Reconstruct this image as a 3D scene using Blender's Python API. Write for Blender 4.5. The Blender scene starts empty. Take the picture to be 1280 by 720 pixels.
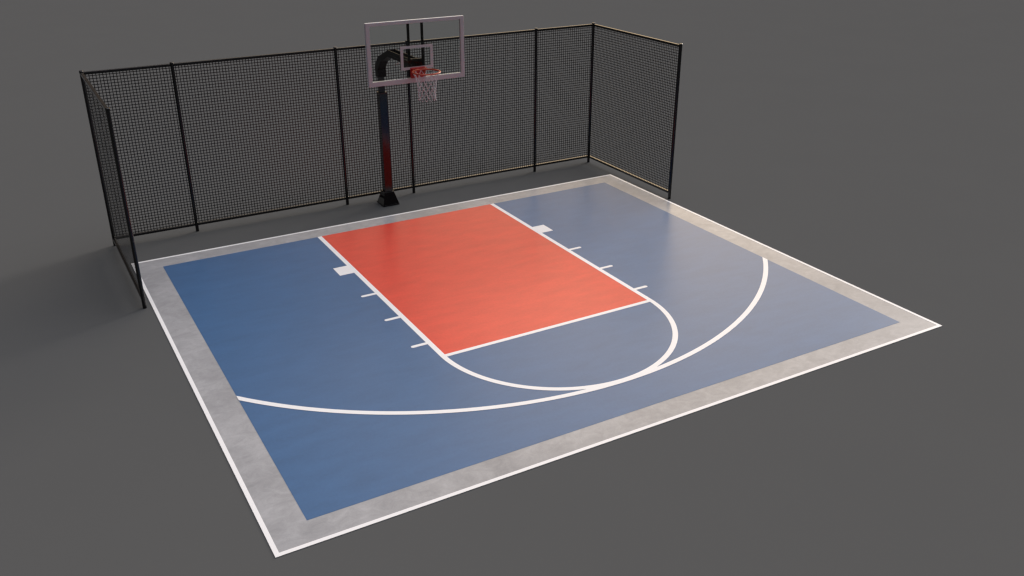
import bpy, bmesh, math
from mathutils import Vector, Matrix

scene = bpy.context.scene
COL = scene.collection
R = math.radians

# ------------------------------------------------------------------ helpers
def obj(name, bm, mat, parent=None, smooth=False):
    me = bpy.data.meshes.new(name)
    bmesh.ops.recalc_face_normals(bm, faces=bm.faces)
    bm.to_mesh(me); bm.free()
    if smooth:
        for p in me.polygons: p.use_smooth = True
        me.set_sharp_from_angle(angle=R(40))
    me.materials.append(mat)
    o = bpy.data.objects.new(name, me)
    COL.objects.link(o)
    if parent: o.parent = parent
    return o

def thing(name, label, cat, loc=(0, 0, 0), group=None):
    o = bpy.data.objects.new(name, None)
    COL.objects.link(o); o.location = loc; o.empty_display_size = .2
    o['label'] = label; o['category'] = cat
    if group: o['group'] = group
    return o

def struct(name, bm, mat, label, cat, group=None):
    o = obj(name, bm, mat)
    o['kind'] = 'structure'; o['label'] = label; o['category'] = cat
    if group: o['group'] = group
    return o

def add_box(bm, lo, hi, bevel=0, seg=2):
    t = bmesh.new()
    vs = [t.verts.new((x, y, z)) for x in (lo[0], hi[0]) for y in (lo[1], hi[1]) for z in (lo[2], hi[2])]
    for f in ((0, 1, 3, 2), (4, 6, 7, 5), (0, 4, 5, 1), (2, 3, 7, 6), (0, 2, 6, 4), (1, 5, 7, 3)):
        t.faces.new([vs[i] for i in f])
    bmesh.ops.recalc_face_normals(t, faces=t.faces)
    if bevel:
        bmesh.ops.bevel(t, geom=list(t.edges), offset=bevel, segments=seg, affect='EDGES', profile=.5)
    merge(bm, t)

def merge(bm, t):
    me = bpy.data.meshes.new('tmp'); t.to_mesh(me); t.free()
    bm.from_mesh(me); bpy.data.meshes.remove(me)

def add_tube(bm, pts, r, n=8, closed=False, cap=True):
    pts = [Vector(p) for p in pts]; m = len(pts); rings = []
    prev = None
    for i, p in enumerate(pts):
        a = pts[i - 1] if (i > 0 or closed) else p
        b = pts[(i + 1) % m] if (i < m - 1 or closed) else p
        d = (b - a).normalized()
        if prev is None:
            h = Vector((0, 0, 1)) if abs(d.z) < .9 else Vector((1, 0, 0))
            u = d.cross(h).normalized()
        else:
            u = (prev - d * prev.dot(d)).normalized()
        prev = u; v = d.cross(u)
        rr = r[i] if isinstance(r, (list, tuple)) else r
        rings.append([bm.verts.new(p + rr * (math.cos(2 * math.pi * k / n) * u + math.sin(2 * math.pi * k / n) * v)) for k in range(n)])
    for i in range(m if closed else m - 1):
        A, B = rings[i], rings[(i + 1) % m]
        for k in range(n):
            bm.faces.new((A[k], A[(k + 1) % n], B[(k + 1) % n], B[k]))
    if cap and not closed:
        bm.faces.new(rings[0]); bm.faces.new(rings[-1])

def add_prism(bm, poly, x0, x1, bevel=0):
    """poly in (y, z), extruded along x"""
    t = bmesh.new()
    a = [t.verts.new((x0, y, z)) for y, z in poly]
    b = [t.verts.new((x1, y, z)) for y, z in poly]
    t.faces.new(a); t.faces.new(b[::-1])
    n = len(poly)
    for i in range(n):
        t.faces.new((a[i], b[i], b[(i + 1) % n], a[(i + 1) % n]))
    bmesh.ops.recalc_face_normals(t, faces=t.faces)
    if bevel:
        bmesh.ops.bevel(t, geom=list(t.edges), offset=bevel, segments=2, affect='EDGES')
    merge(bm, t)

def sheet(poly, z):
    bm = bmesh.new()
    bm.faces.new([bm.verts.new((x, y, z)) for x, y in poly])
    return bm

def add_sheet(bm, poly, z):
    bm.faces.new([bm.verts.new((x, y, z)) for x, y in poly])

# ------------------------------------------------------------------ materials
def new_mat(name):
    m = bpy.data.materials.new(name); m.use_nodes = True
    nt = m.node_tree
    return m, nt, nt.nodes['Principled BSDF']

def N(nt, kind, **kw):
    n = nt.nodes.new(kind)
    for k, v in kw.items(): setattr(n, k, v)
    return n

def noise(nt, vec, scale, detail=4, rough=.55, dist=0.0):
    n = N(nt, 'ShaderNodeTexNoise')
    n.inputs['Scale'].default_value = scale; n.inputs['Detail'].default_value = detail
    n.inputs['Roughness'].default_value = rough; n.inputs['Distortion'].default_value = dist
    nt.links.new(vec, n.inputs['Vector'])
    return n.outputs['Fac']

def ramp(nt, fac, stops):
    r = N(nt, 'ShaderNodeValToRGB')
    el = r.color_ramp.elements
    while len(el) < len(stops): el.new(.5)
    for e, (p, c) in zip(el, stops):
        e.position = p; e.color = (*c, 1) if len(c) == 3 else c
    nt.links.new(fac, r.inputs['Fac'])
    return r.outputs['Color']

def mapr(nt, fac, a, b, lo, hi):
    m = N(nt, 'ShaderNodeMapRange')
    for i, v in enumerate((a, b, lo, hi)): m.inputs[i + 1].default_value = v
    nt.links.new(fac, m.inputs[0])
    return m.outputs[0]

def obj_coord(nt, scale=(1, 1, 1), rot=(0, 0, 0)):
    t = N(nt, 'ShaderNodeTexCoord'); mp = N(nt, 'ShaderNodeMapping')
    mp.inputs['Scale'].default_value = scale; mp.inputs['Rotation'].default_value = rot
    nt.links.new(t.outputs['Object'], mp.inputs['Vector'])
    return mp.outputs['Vector']

def simple(name, col, rough, spec=.5, metallic=0, var=.06):
    m, nt, b = new_mat(name)
    b.inputs['Metallic'].default_value = metallic
    b.inputs['Specular IOR Level'].default_value = spec
    v = obj_coord(nt)
    f = noise(nt, v, 9, 5)
    lo = [c * (1 - var) for c in col]; hi = [c * (1 + var) for c in col]
    nt.links.new(ramp(nt, f, ((.3, lo), (.7, hi))), b.inputs['Base Color'])
    nt.links.new(mapr(nt, f, .3, .7, rough * .9, rough * 1.1), b.inputs['Roughness'])
    return m

COURT_ROUGH = .31
def court_paint(name, col, var=.10, spec=.5):
    """acrylic sports paint: satin sheen, faint roller streaks and scuffs"""
    m, nt, b = new_mat(name)
    b.inputs['Specular IOR Level'].default_value = spec
    v = obj_coord(nt, (.6, 1.7, 1), (0, 0, R(12)))
    v2 = obj_coord(nt)
    f1 = noise(nt, v, 2.6, 7, .6, .25)
    f2 = noise(nt, v2, 26, 4, .6)
    f3 = noise(nt, v2, .55, 3, .5)
    mx = N(nt, 'ShaderNodeMath', operation='MULTIPLY_ADD')
    nt.links.new(f2, mx.inputs[0]); mx.inputs[1].default_value = .5
    nt.links.new(f1, mx.inputs[2])
    lo = [c * (1 - var) for c in col]; hi = [c * (1 + var) for c in col]
    nt.links.new(ramp(nt, mx.outputs[0], ((.5, lo), (1.0, hi))), b.inputs['Base Color'])
    f4 = noise(nt, v2, 3.2, 8, .66, .4)
    av = N(nt, 'ShaderNodeMath', operation='MULTIPLY_ADD'); nt.links.new(f3, av.inputs[0]); av.inputs[1].default_value = .45
    a2 = N(nt, 'ShaderNodeMath', operation='MULTIPLY_ADD'); nt.links.new(f4, a2.inputs[0]); a2.inputs[1].default_value = .55; nt.links.new(a2.outputs[0], av.inputs[2])
    nt.links.new(mapr(nt, av.outputs[0], .35, .65, COURT_ROUGH - .02, COURT_ROUGH + .02), b.inputs['Roughness'])
    nt.links.new(mapr(nt, av.outputs[0], .35, .65, spec * 1.35, spec * .65), b.inputs['Specular IOR Level'])
    return m

M_blue = court_paint('court_blue_paint', (.039, .116, .258))
M_red = court_paint('court_red_paint', (.68, .054, .036))
M_line = court_paint('line_paint', (.865, .86, .865), .015, .3)

def concrete():
    m, nt, b = new_mat('border_concrete')
    v = obj_coord(nt, (1, 1, 1)); v3 = obj_coord(nt, (1, 1.4, 1), (0, 0, R(35)))
    f1 = noise(nt, v, 1.1, 7, .62, .6); f2 = noise(nt, v3, 4.5, 9, .68, 1.0); f3 = noise(nt, v, 60, 3)
    a = N(nt, 'ShaderNodeMath', operation='MULTIPLY_ADD'); nt.links.new(f2, a.inputs[0]); a.inputs[1].default_value = .9; nt.links.new(f1, a.inputs[2])
    c = N(nt, 'ShaderNodeMath', operation='MULTIPLY_ADD'); nt.links.new(f3, c.inputs[0]); c.inputs[1].default_value = .25; nt.links.new(a.outputs[0], c.inputs[2])
    nf = mapr(nt, c.outputs[0], .72, 1.42, 0, 1)
    nt.links.new(ramp(nt, nf, ((.0, (.250, .252, .266)), (.5, (.328, .331, .347)), (1.0, (.43, .432, .45)))), b.inputs['Base Color'])
    nt.links.new(mapr(nt, a.outputs[0], .6, 1.3, .36, .27), b.inputs['Roughness'])
    b.inputs['Specular IOR Level'].default_value = .28
    bp = N(nt, 'ShaderNodeBump'); bp.inputs['Strength'].default_value = .08; bp.inputs['Distance'].default_value = .004
    nt.links.new(c.outputs[0], bp.inputs['Height']); nt.links.new(bp.outputs['Normal'], b.inputs['Normal'])
    return m
M_conc = concrete()

def ground_mat():
    m, nt, b = new_mat('grey_studio_ground')
    b.inputs['Roughness'].default_value = 1; b.inputs['Specular IOR Level'].default_value = 0
    v = obj_coord(nt); f = noise(nt, v, .5, 5)
    g = GROUND
    nt.links.new(ramp(nt, f, ((.3, [c * .99 for c in g]), (.7, [c * 1.01 for c in g]))), b.inputs['Base Color'])
    return m
GROUND = (.0990, .1013, .1013)
M_ground = ground_mat()

M_fence = simple('black_coated_steel', (.005, .005, .0055), .21)
M_wire = simple('black_fence_wire', (.008, .008, .008), .45)
M_pole = simple('black_powder_coat', (.004, .004, .0045), .14, .75)
M_arm = simple('black_textured_coat', (.004, .004, .004), .32, .10)
M_white = simple('white_frame_paint', (.67, .662, .668), .40, .4, 0, .02)
M_rim = simple('orange_rim_enamel', (.52, .062, .024), .32)
M_plate = simple('red_plate_enamel', (.55, .03, .025), .35)
M_net = simple('white_net_cord', (.70, .67, .68), .85, .2)

def glass_mat():
    m, nt, b = new_mat('backboard_glass')
    nt.nodes.remove(b)
    out = nt.nodes['Material Output']
    tr = N(nt, 'ShaderNodeBsdfTransparent'); tr.inputs['Color'].default_value = (.97, .985, .98, 1)
    gl = N(nt, 'ShaderNodeBsdfGlossy'); gl.inputs['Roughness'].default_value = .02
    fr = N(nt, 'ShaderNodeFresnel'); fr.inputs['IOR'].default_value = 1.30
    mx = N(nt, 'ShaderNodeMixShader')
    nt.links.new(fr.outputs[0], mx.inputs[0]); nt.links.new(tr.outputs[0], mx.inputs[1]); nt.links.new(gl.outputs[0], mx.inputs[2])
    nt.links.new(mx.outputs[0], out.inputs['Surface'])
    return m
M_glass = glass_mat()

# ------------------------------------------------------------------ the court
W, D = 4.535, 7.586              # half width and depth of the blue court; its base line is y = 0
XO, YB, YF = 4.980, .404, -7.975 # outer edge of the white perimeter line
LW, K, L = .078, 1.829, 5.189    # line width, half lane, foul line
EDGE = .051

bm = bmesh.new(); S = 400
for i in range(1): add_sheet(bm, ((-S, -S), (S, -S), (S, S), (-S, S)), 0)
struct('ground', bm, M_ground, 'plain matt grey ground all round the half court', 'ground')

bm = bmesh.new(); add_box(bm, (-XO, YF, .0005), (XO, YB, .006))
struct('court_pavement', bm, M_conc, 'mottled grey concrete border slab under the half court', 'pavement')

bm = bmesh.new()
z = .0076
o_, i_ = (XO, YB, YF), (XO - EDGE, YB - EDGE, YF + EDGE)
add_sheet(bm, ((-XO, YF), (XO, YF), (XO - EDGE, YF + EDGE), (-XO + EDGE, YF + EDGE)), z)
add_sheet(bm, ((XO, YF), (XO, YB), (XO - EDGE, YB - EDGE), (XO - EDGE, YF + EDGE)), z)
add_sheet(bm, ((XO, YB), (-XO, YB), (-XO + EDGE, YB - EDGE), (XO - EDGE, YB - EDGE)), z)
add_sheet(bm, ((-XO, YB), (-XO, YF), (-XO + EDGE, YF + EDGE), (-XO + EDGE, YB - EDGE)), z)
struct('perimeter_line', bm, M_line, 'white painted line along the outer edge of the concrete border', 'court marking')

struct('court_surface', sheet(((-W, -D), (W, -D), (W, 0), (-W, 0)), .0074), M_blue, 'blue painted playing surface inside the concrete border', 'court surface')
struct('key_area', sheet(((-K + .01, -L + .01), (K - .01, -L + .01), (K - .01, 0), (-K + .01, 0)), .0085), M_red, 'orange red painted key in front of the hoop', 'court surface')

ZL = .0096
for s, where in ((-1, 'long straight white line on the left side of the red key'), (1, 'long straight white line on the right side of the red key')):
    x0, x1 = sorted((s * K, s * (K - LW)))
    struct('lane_line', sheet(((x0, -L + .070), (x1, -L + .070), (x1, 0), (x0, 0)), ZL), M_line, where, 'court marking', 'side lines of the key')
struct('free_throw_line', sheet(((-K + LW, -L), (K - LW, -L), (K - LW, -L + LW * .9), (-K + LW, -L + LW * .9)), ZL), M_line,
       'white free throw line closing the front of the red key', 'court marking')

def arc_strip(cx, cy, r0, r1, a0s, a1s, n, z):
    """ring sector; a0s/a1s = (inner, outer) end angles"""
    bm = bmesh.new(); prev = None
    for i in range(n + 1):
        t = i / n
        ai = a0s[0] + (a1s[0] - a0s[0]) * t; ao = a0s[1] + (a1s[1] - a0s[1]) * t
        p = (bm.verts.new((cx + r0 * math.cos(ai), cy + r0 * math.sin(ai), z)), bm.verts.new((cx + r1 * math.cos(ao), cy + r1 * math.sin(ao), z)))
        if prev: bm.faces.new((prev[0], prev[1], p[1], p[0]))
        prev = p
    return bm
struct('free_throw_arc', arc_strip(0, -L + .070, K - LW, K, (-math.pi, -math.pi), (0, 0), 96, ZL), M_line,
       'white half circle at the front end of the red key', 'court marking')
TX, TC, TR = -.02, -1.0, 5.925
ri, ro = TR - LW / 2, TR + LW / 2
a0 = [-math.pi + math.acos((W + TX) / r) for r in (ri, ro)]; a1 = [-math.acos((W - TX) / r) for r in (ri, ro)]
struct('three_point_line', arc_strip(TX, TC, ri, ro, a0, a1, 140, ZL + .0010), M_line,
       'long curved white three point line from side to side of the blue surface', 'court marking')

for s, side in ((-1, 'left'), (1, 'right')):
    x0, x1 = sorted((s * K, s * (K + .245)))
    struct('lane_block', sheet(((x0, -1.8545), (x1, -1.8545), (x1, -1.5114), (x0, -1.5114)), ZL), M_line,
           'solid white block on the %s side line of the red key' % side, 'court marking', 'lane blocks beside the key')
    for y, w in ((-2.790, 'nearest the white block'), (-3.742, 'second from the white block'), (-4.698, 'nearest the free throw line')):
        bm = bmesh.new(); h = .032; xe = K + .210
        poly = [(s * K, y - h), (s * xe, y - h)] + [(s * (xe + h * math.sin(t * math.pi / 8)), y - h * math.cos(t * math.pi / 8)) for t in range(1, 8)] + [(s * xe, y + h), (s * K, y + h)]
        if s < 0: poly = poly[::-1]
        add_sheet(bm, poly, ZL)
        struct('lane_mark', bm, M_line, 'short white lane mark on the %s of the key, %s' % (side, w), 'court marking', 'short lane marks beside the key')

# ------------------------------------------------------------------ the fence
fence = thing('fence', 'black wire mesh fence on round posts around three sides of the hoop end', 'fence', (0, 1.42, 0))
FX, FY0, FY1, FH = 5.085, 1.42, -1.50, 3.075
PR, RR = .030, .0225
posts = [(-FX, FY1), (-FX, FY0), (-3.650, FY0), (-.718, FY0), (.730, FY0), (3.650, FY0), (FX, FY0), (FX, FY1)]
bm = bmesh.new(); add_tube(bm, ((0, 0, 0), (0, 0, FH)), PR, 20)
post0 = obj('post', bm, M_fence, fence, True)
bm = bmesh.new()
add_tube(bm, ((0, 0, FH - .012), (0, 0, FH - .010), (0, 0, FH + .014), (0, 0, FH + .021)), (PR * 1.0, PR * 1.12, PR * 1.12, PR * .86), 20)
cap0 = obj('post_cap', bm, M_fence, post0, True)
for i, (x, y) in enumerate(posts):
    if i == 0: p = post0
    else:
        p = post0.copy(); COL.objects.link(p); p.parent = fence
        c = cap0.copy(); COL.objects.link(c); c.parent = p
    p.location = (x, y - FY0, 0)

ZT, ZB, PX, PZ, WR, WT = 3.050, .138, .0525, .0500, .0064, .0003
def wire_mesh(L_):
    """grid of crossing wires on the x axis from 0 to L_"""
    bm = bmesh.new()
    n = round(L_ / PX)
    V = []; F = []
    def bar(lo, hi):
        k = len(V)
        V.extend((x, y, z) for x in (lo[0], hi[0]) for y in (lo[1], hi[1]) for z in (lo[2], hi[2]))
        F.extend(tuple(k + i for i in f) for f in ((0, 1, 3, 2), (4, 6, 7, 5), (0, 4, 5, 1), (2, 3, 7, 6), (0, 2, 6, 4), (1, 5, 7, 3)))
    for i in range(1, n):
        x = L_ * i / n
        bar((x - WR, .0002, ZB), (x + WR, .0002 + 2 * WT, ZT))
    m = round((ZT - ZB) / PZ)
    for j in range(1, m):
        zz = ZB + (ZT - ZB) * j / m
        bar((0, -.0002 - 2 * WT, zz - WR), (L_, -.0002, zz + WR))
    vs = [bm.verts.new(v) for v in V]
    for f in F: bm.faces.new([vs[i] for i in f])
    return bm
for (xa, ya), (xb, yb) in zip(posts[:-1], posts[1:]):
    ln = math.hypot(xb - xa, yb - ya); ang = math.atan2(yb - ya, xb - xa)
    parts = [obj('wire_mesh', wire_mesh(ln), M_wire, fence)]
    for nm, zz in (('top_rail', ZT), ('bottom_rail', ZB)):
        bm = bmesh.new(); add_box(bm, (PR * .92, -RR, zz - RR), (ln - PR * .92, RR, zz + RR), .003, 1)
        parts.append(obj(nm, bm, M_fence, fence))
    for o in parts:
        o.location = (xa, ya - FY0, 0); o.rotation_euler = (0, 0, ang)

# ------------------------------------------------------------------ the hoop
HX, HY = .014, 1.075
hoop = thing('basketball_hoop', 'basketball hoop with black square pole, glass backboard with white frame and orange rim', 'basketball hoop', (HX, HY, 0))
def Y(y): return y - HY      # world y -> hoop space

bm = bmesh.new()
def frustum(bm, s0, s1, z0, z1):
    a = [bm.verts.new((x * s0, y * s0, z0)) for x, y in ((-1, -1), (1, -1), (1, 1), (-1, 1))]
    b = [bm.verts.new((x * s1, y * s1, z1)) for x, y in ((-1, -1), (1, -1), (1, 1), (-1, 1))]
    for k in range(4): bm.faces.new((a[k], a[(k + 1) % 4], b[(k + 1) % 4], b[k]))
    bm.faces.new(a[::-1]); bm.faces.new(b)
t = bmesh.new()
frustum(t, .168, .098, .028, .262)
bmesh.ops.recalc_face_normals(t, faces=t.faces)
bmesh.ops.bevel(t, geom=list(t.edges), offset=.005, segments=2, affect='EDGES'); merge(bm, t)
base = obj('base', bm, M_pole, hoop)
bm = bmesh.new(); add_box(bm, (-.172, -.172, 0), (.172, .172, .030), .008); obj('base_plate', bm, M_pole, base)
bm = bmesh.new(); add_box(bm, (-.100, -.100, .258), (.100, .100, .276), .006); obj('collar', bm, M_pole, base)

bm = bmesh.new(); add_box(bm, (-.078, -.078, .262), (.078, .078, 2.235), .007)
pole = obj('pole', bm, M_pole, hoop)
bm = bmesh.new(); add_box(bm, (-.083, -.083, 2.228), (.083, .083, 2.246), .005); obj('collar', bm, M_pole, pole)

bm = bmesh.new(); add_box(bm, (-.053, -.053, 2.20), (.053, .053, 2.62), .006); obj('mast', bm, M_pole, hoop)

prof = [(1.147, 2.535), (1.147, 2.73), (.985, 2.925), (.470, 3.128), (.455, 3.050), (-.560, 3.050), (-.560, 3.002), (.500, 3.002), (.870, 2.845), (1.003, 2.690), (1.003, 2.535)]
bm = bmesh.new(); add_prism(bm, [(Y(y), z) for y, z in prof], -.078, .078, .003)
for s in (-1, 1):
    x0, x1 = sorted((s * .0775, s * .064)); add_box(bm, (x0, Y(-.560), 3.048), (x1, Y(.468), 3.128), .003)
arm = obj('arm', bm, M_arm, hoop, False)
bm = bmesh.new(); add_box(bm, (-.085, Y(.990), 2.645), (.085, Y(1.158), 2.672), .004); obj('clamp_band', bm, M_arm, arm)

bm = bmesh.new(); add_box(bm, (-.150, Y(-.590), 2.900), (.150, Y(-.562), 3.140), .004)
add_box(bm, (-.120, Y(-.562), 2.915), (.120, Y(-.330), 3.100), .004)
obj('mounting_bracket', bm, M_arm, hoop)
for s in (-1, 1):
    bm = bmesh.new(); add_box(bm, (s * .128 - .023, Y(-.612), 2.84), (s * .128 + .023, Y(-.592), 3.765), .003)
    obj('support_bar', bm, M_arm, hoop)

# backboard: glass sheet, white frame, white target square
board_y0, board_y1 = -.655, -.600
BW, Z0, Z1 = .905, 2.752, 3.800
bm = bmesh.new(); add_box(bm, (-BW + .04, Y(-.640), Z0 + .04), (BW - .04, Y(-.630), Z1 - .03))
board = obj('backboard', bm, M_glass, hoop)
FB, FT, FS = .078, .055, .068
bm = bmesh.new()
y0, y1 = Y(board_y0), Y(board_y1)
t = bmesh.new()
o4 = [(-BW, Z0), (BW, Z0), (BW, Z1), (-BW, Z1)]; i4 = [(-BW + FS, Z0 + FB), (BW - FS, Z0 + FB), (BW - FS, Z1 - FT), (-BW + FS, Z1 - FT)]
V = [[t.verts.new((x, y, z)) for x, z in q] for y in (y0, y1) for q in (o4, i4)]
for k in range(4):
    j = (k + 1) % 4
    t.faces.new((V[0][k], V[0][j], V[1][j], V[1][k])); t.faces.new((V[2][k], V[3][k], V[3][j], V[2][j]))
    t.faces.new((V[0][k], V[2][k], V[2][j], V[0][j])); t.faces.new((V[1][k], V[1][j], V[3][j], V[3][k]))
bmesh.ops.recalc_face_normals(t, faces=t.faces)
bmesh.ops.bevel(t, geom=list(t.edges), offset=.003, segments=1, affect='EDGES'); merge(bm, t)
obj('frame', bm, M_white, board)
bm = bmesh.new(); sy0, sy1 = Y(-.6435), Y(-.6402); sw = .050
add_box(bm, (-.303, sy0, 2.975), (-.303 + sw, sy1, 3.374)); add_box(bm, (.303 - sw, sy0, 2.975), (.303, sy1, 3.374))
add_box(bm, (-.303 + sw, sy0, 2.975), (.303 - sw, sy1, 2.975 + sw * .9)); add_box(bm, (-.303 + sw, sy0, 3.374 - sw * .9), (.303 - sw, sy1, 3.374))
obj('target_square', bm, M_white, board)

# rim: ring, plate, two stays
RZ, RYc, RR_ = 2.985, -1.005, .232
bm = bmesh.new(); add_tube(bm, [(RR_ * math.cos(2 * math.pi * k / 64), Y(RYc) + RR_ * math.sin(2 * math.pi * k / 64), RZ) for k in range(64)], .0135, 12, True)
rim = obj('rim', bm, M_rim, hoop, True)
bm = bmesh.new(); add_box(bm, (-.138, Y(-.664), 2.830), (.138, Y(-.6445), 3.006), .004)
add_box(bm, (-.138, Y(-.735), 2.994), (.138, Y(-.664), 3.006), .003)
obj('mounting_plate', bm, M_plate, rim)
for s in (-1, 1):
    bm = bmesh.new()
    add_prism(bm, [(Y(-.664), 2.993), (Y(-.664), 2.860), (Y(-.690), 2.860), (Y(-.800), 2.975), (Y(-.800), 2.993)], s * .085 - .004, s * .085 + .004)
    obj('bracket', bm, M_rim, rim, True)
    bm = bmesh.new(); add_tube(bm, ((s * .10, Y(-.664), 2.985), (s * .13, Y(-.80), RZ)), .011, 8)
    obj('stay', bm, M_rim, rim, True)

# net: crossing cords on a narrowing sleeve
bm = bmesh.new(); NS, ROWS = 12, 6
prof_r = [(0, .226), (.10, .205), (.2, .183), (.35, .165), (.6, .152), (.8, .146), (1, .146)]
def nr(t):
    for (a, ra), (b, rb) in zip(prof_r, prof_r[1:]):
        if t <= b: return ra + (rb - ra) * (t - a) / (b - a)
    return prof_r[-1][1]
NH = .465; nz0 = RZ - .013
for k in range(NS):
    for s in (-1, 1):
        pts = []
        for j in range(ROWS * 2 + 1):
            t_ = j / (ROWS * 2)
            a_ = 2 * math.pi * (k + s * j * .25) / NS
            wob = .004 * math.sin(3.1 * k + 1.7 * j)
            r_ = nr(t_) + wob * t_
            pts.append((r_ * math.cos(a_), Y(RYc) + r_ * math.sin(a_), nz0 - NH * t_ + .004 * math.sin(2.3 * k + j)))
        add_tube(bm, pts, .0038, 5)
obj('net', bm, M_net, hoop, True)

# ------------------------------------------------------------------ light
SUN_AZ, SUN_EL = 69, 16          # azimuth clockwise from +y
def direc(az, el):
    return Vector((math.sin(R(az)) * math.cos(R(el)), math.cos(R(az)) * math.cos(R(el)), math.sin(R(el))))
sun = bpy.data.lights.new('sun', 'SUN'); sun.energy = 2.45; sun.angle = R(15); sun.color = (1, .92, .82)
so = bpy.data.objects.new('sun', sun); COL.objects.link(so)
so.rotation_euler = direc(SUN_AZ, SUN_EL).to_track_quat('Z', 'Y').to_euler()

world = bpy.data.worlds.new('World'); scene.world = world; world.use_nodes = True
nt = world.node_tree; bg = nt.nodes['Background']
tc = N(nt, 'ShaderNodeTexCoord')
def lobe(d, power, col):
    dp = N(nt, 'ShaderNodeVectorMath', operation='DOT_PRODUCT'); dp.inputs[1].default_value = d
    nt.links.new(tc.outputs['Generated'], dp.inputs[0])
    mx = N(nt, 'ShaderNodeMath', operation='MAXIMUM'); nt.links.new(dp.outputs['Value'], mx.inputs[0]); mx.inputs[1].default_value = 0
    pw = N(nt, 'ShaderNodeMath', operation='POWER'); nt.links.new(mx.outputs[0], pw.inputs[0]); pw.inputs[1].default_value = power
    sc = N(nt, 'ShaderNodeVectorMath', operation='SCALE'); sc.inputs[0].default_value = col
    nt.links.new(pw.outputs[0], sc.inputs['Scale'])
    return sc.outputs[0]
def addv(a, b):
    n = N(nt, 'ShaderNodeVectorMath', operation='ADD'); nt.links.new(a, n.inputs[0]); nt.links.new(b, n.inputs[1]); return n.outputs[0]
sky = lobe(direc(70, 70), 5, (2.34, 2.38, 2.62))
glow = lobe(direc(40, 27), 20, (3.75, 2.76, 1.60))
amb = N(nt, 'ShaderNodeRGB'); amb.outputs[0].default_value = (.026, .021, .023, 1)
tot = addv(addv(sky, glow), amb.outputs[0])
nt.links.new(tot, bg.inputs['Color']); bg.inputs['Strength'].default_value = 1.0

# ------------------------------------------------------------------ camera
cam = bpy.data.cameras.new('camera'); cam.lens = 32.05; cam.sensor_width = 36; cam.sensor_fit = 'HORIZONTAL'
cam.clip_start = .1; cam.clip_end = 2000
co = bpy.data.objects.new('camera', cam); COL.objects.link(co)
co.location = (-6.4474, -15.1804, 6.1389)
co.rotation_euler = (R(90 - 24.820), 0, R(-29.832))
scene.camera = co

scene.view_settings.view_transform = 'Standard'; scene.view_settings.look = 'None'
scene.view_settings.exposure = 0; scene.view_settings.gamma = 1
scene.render.engine = 'CYCLES'
scene.cycles.filter_width = 1.4
scene.cycles.max_bounces = 8; scene.cycles.transparent_max_bounces = 24
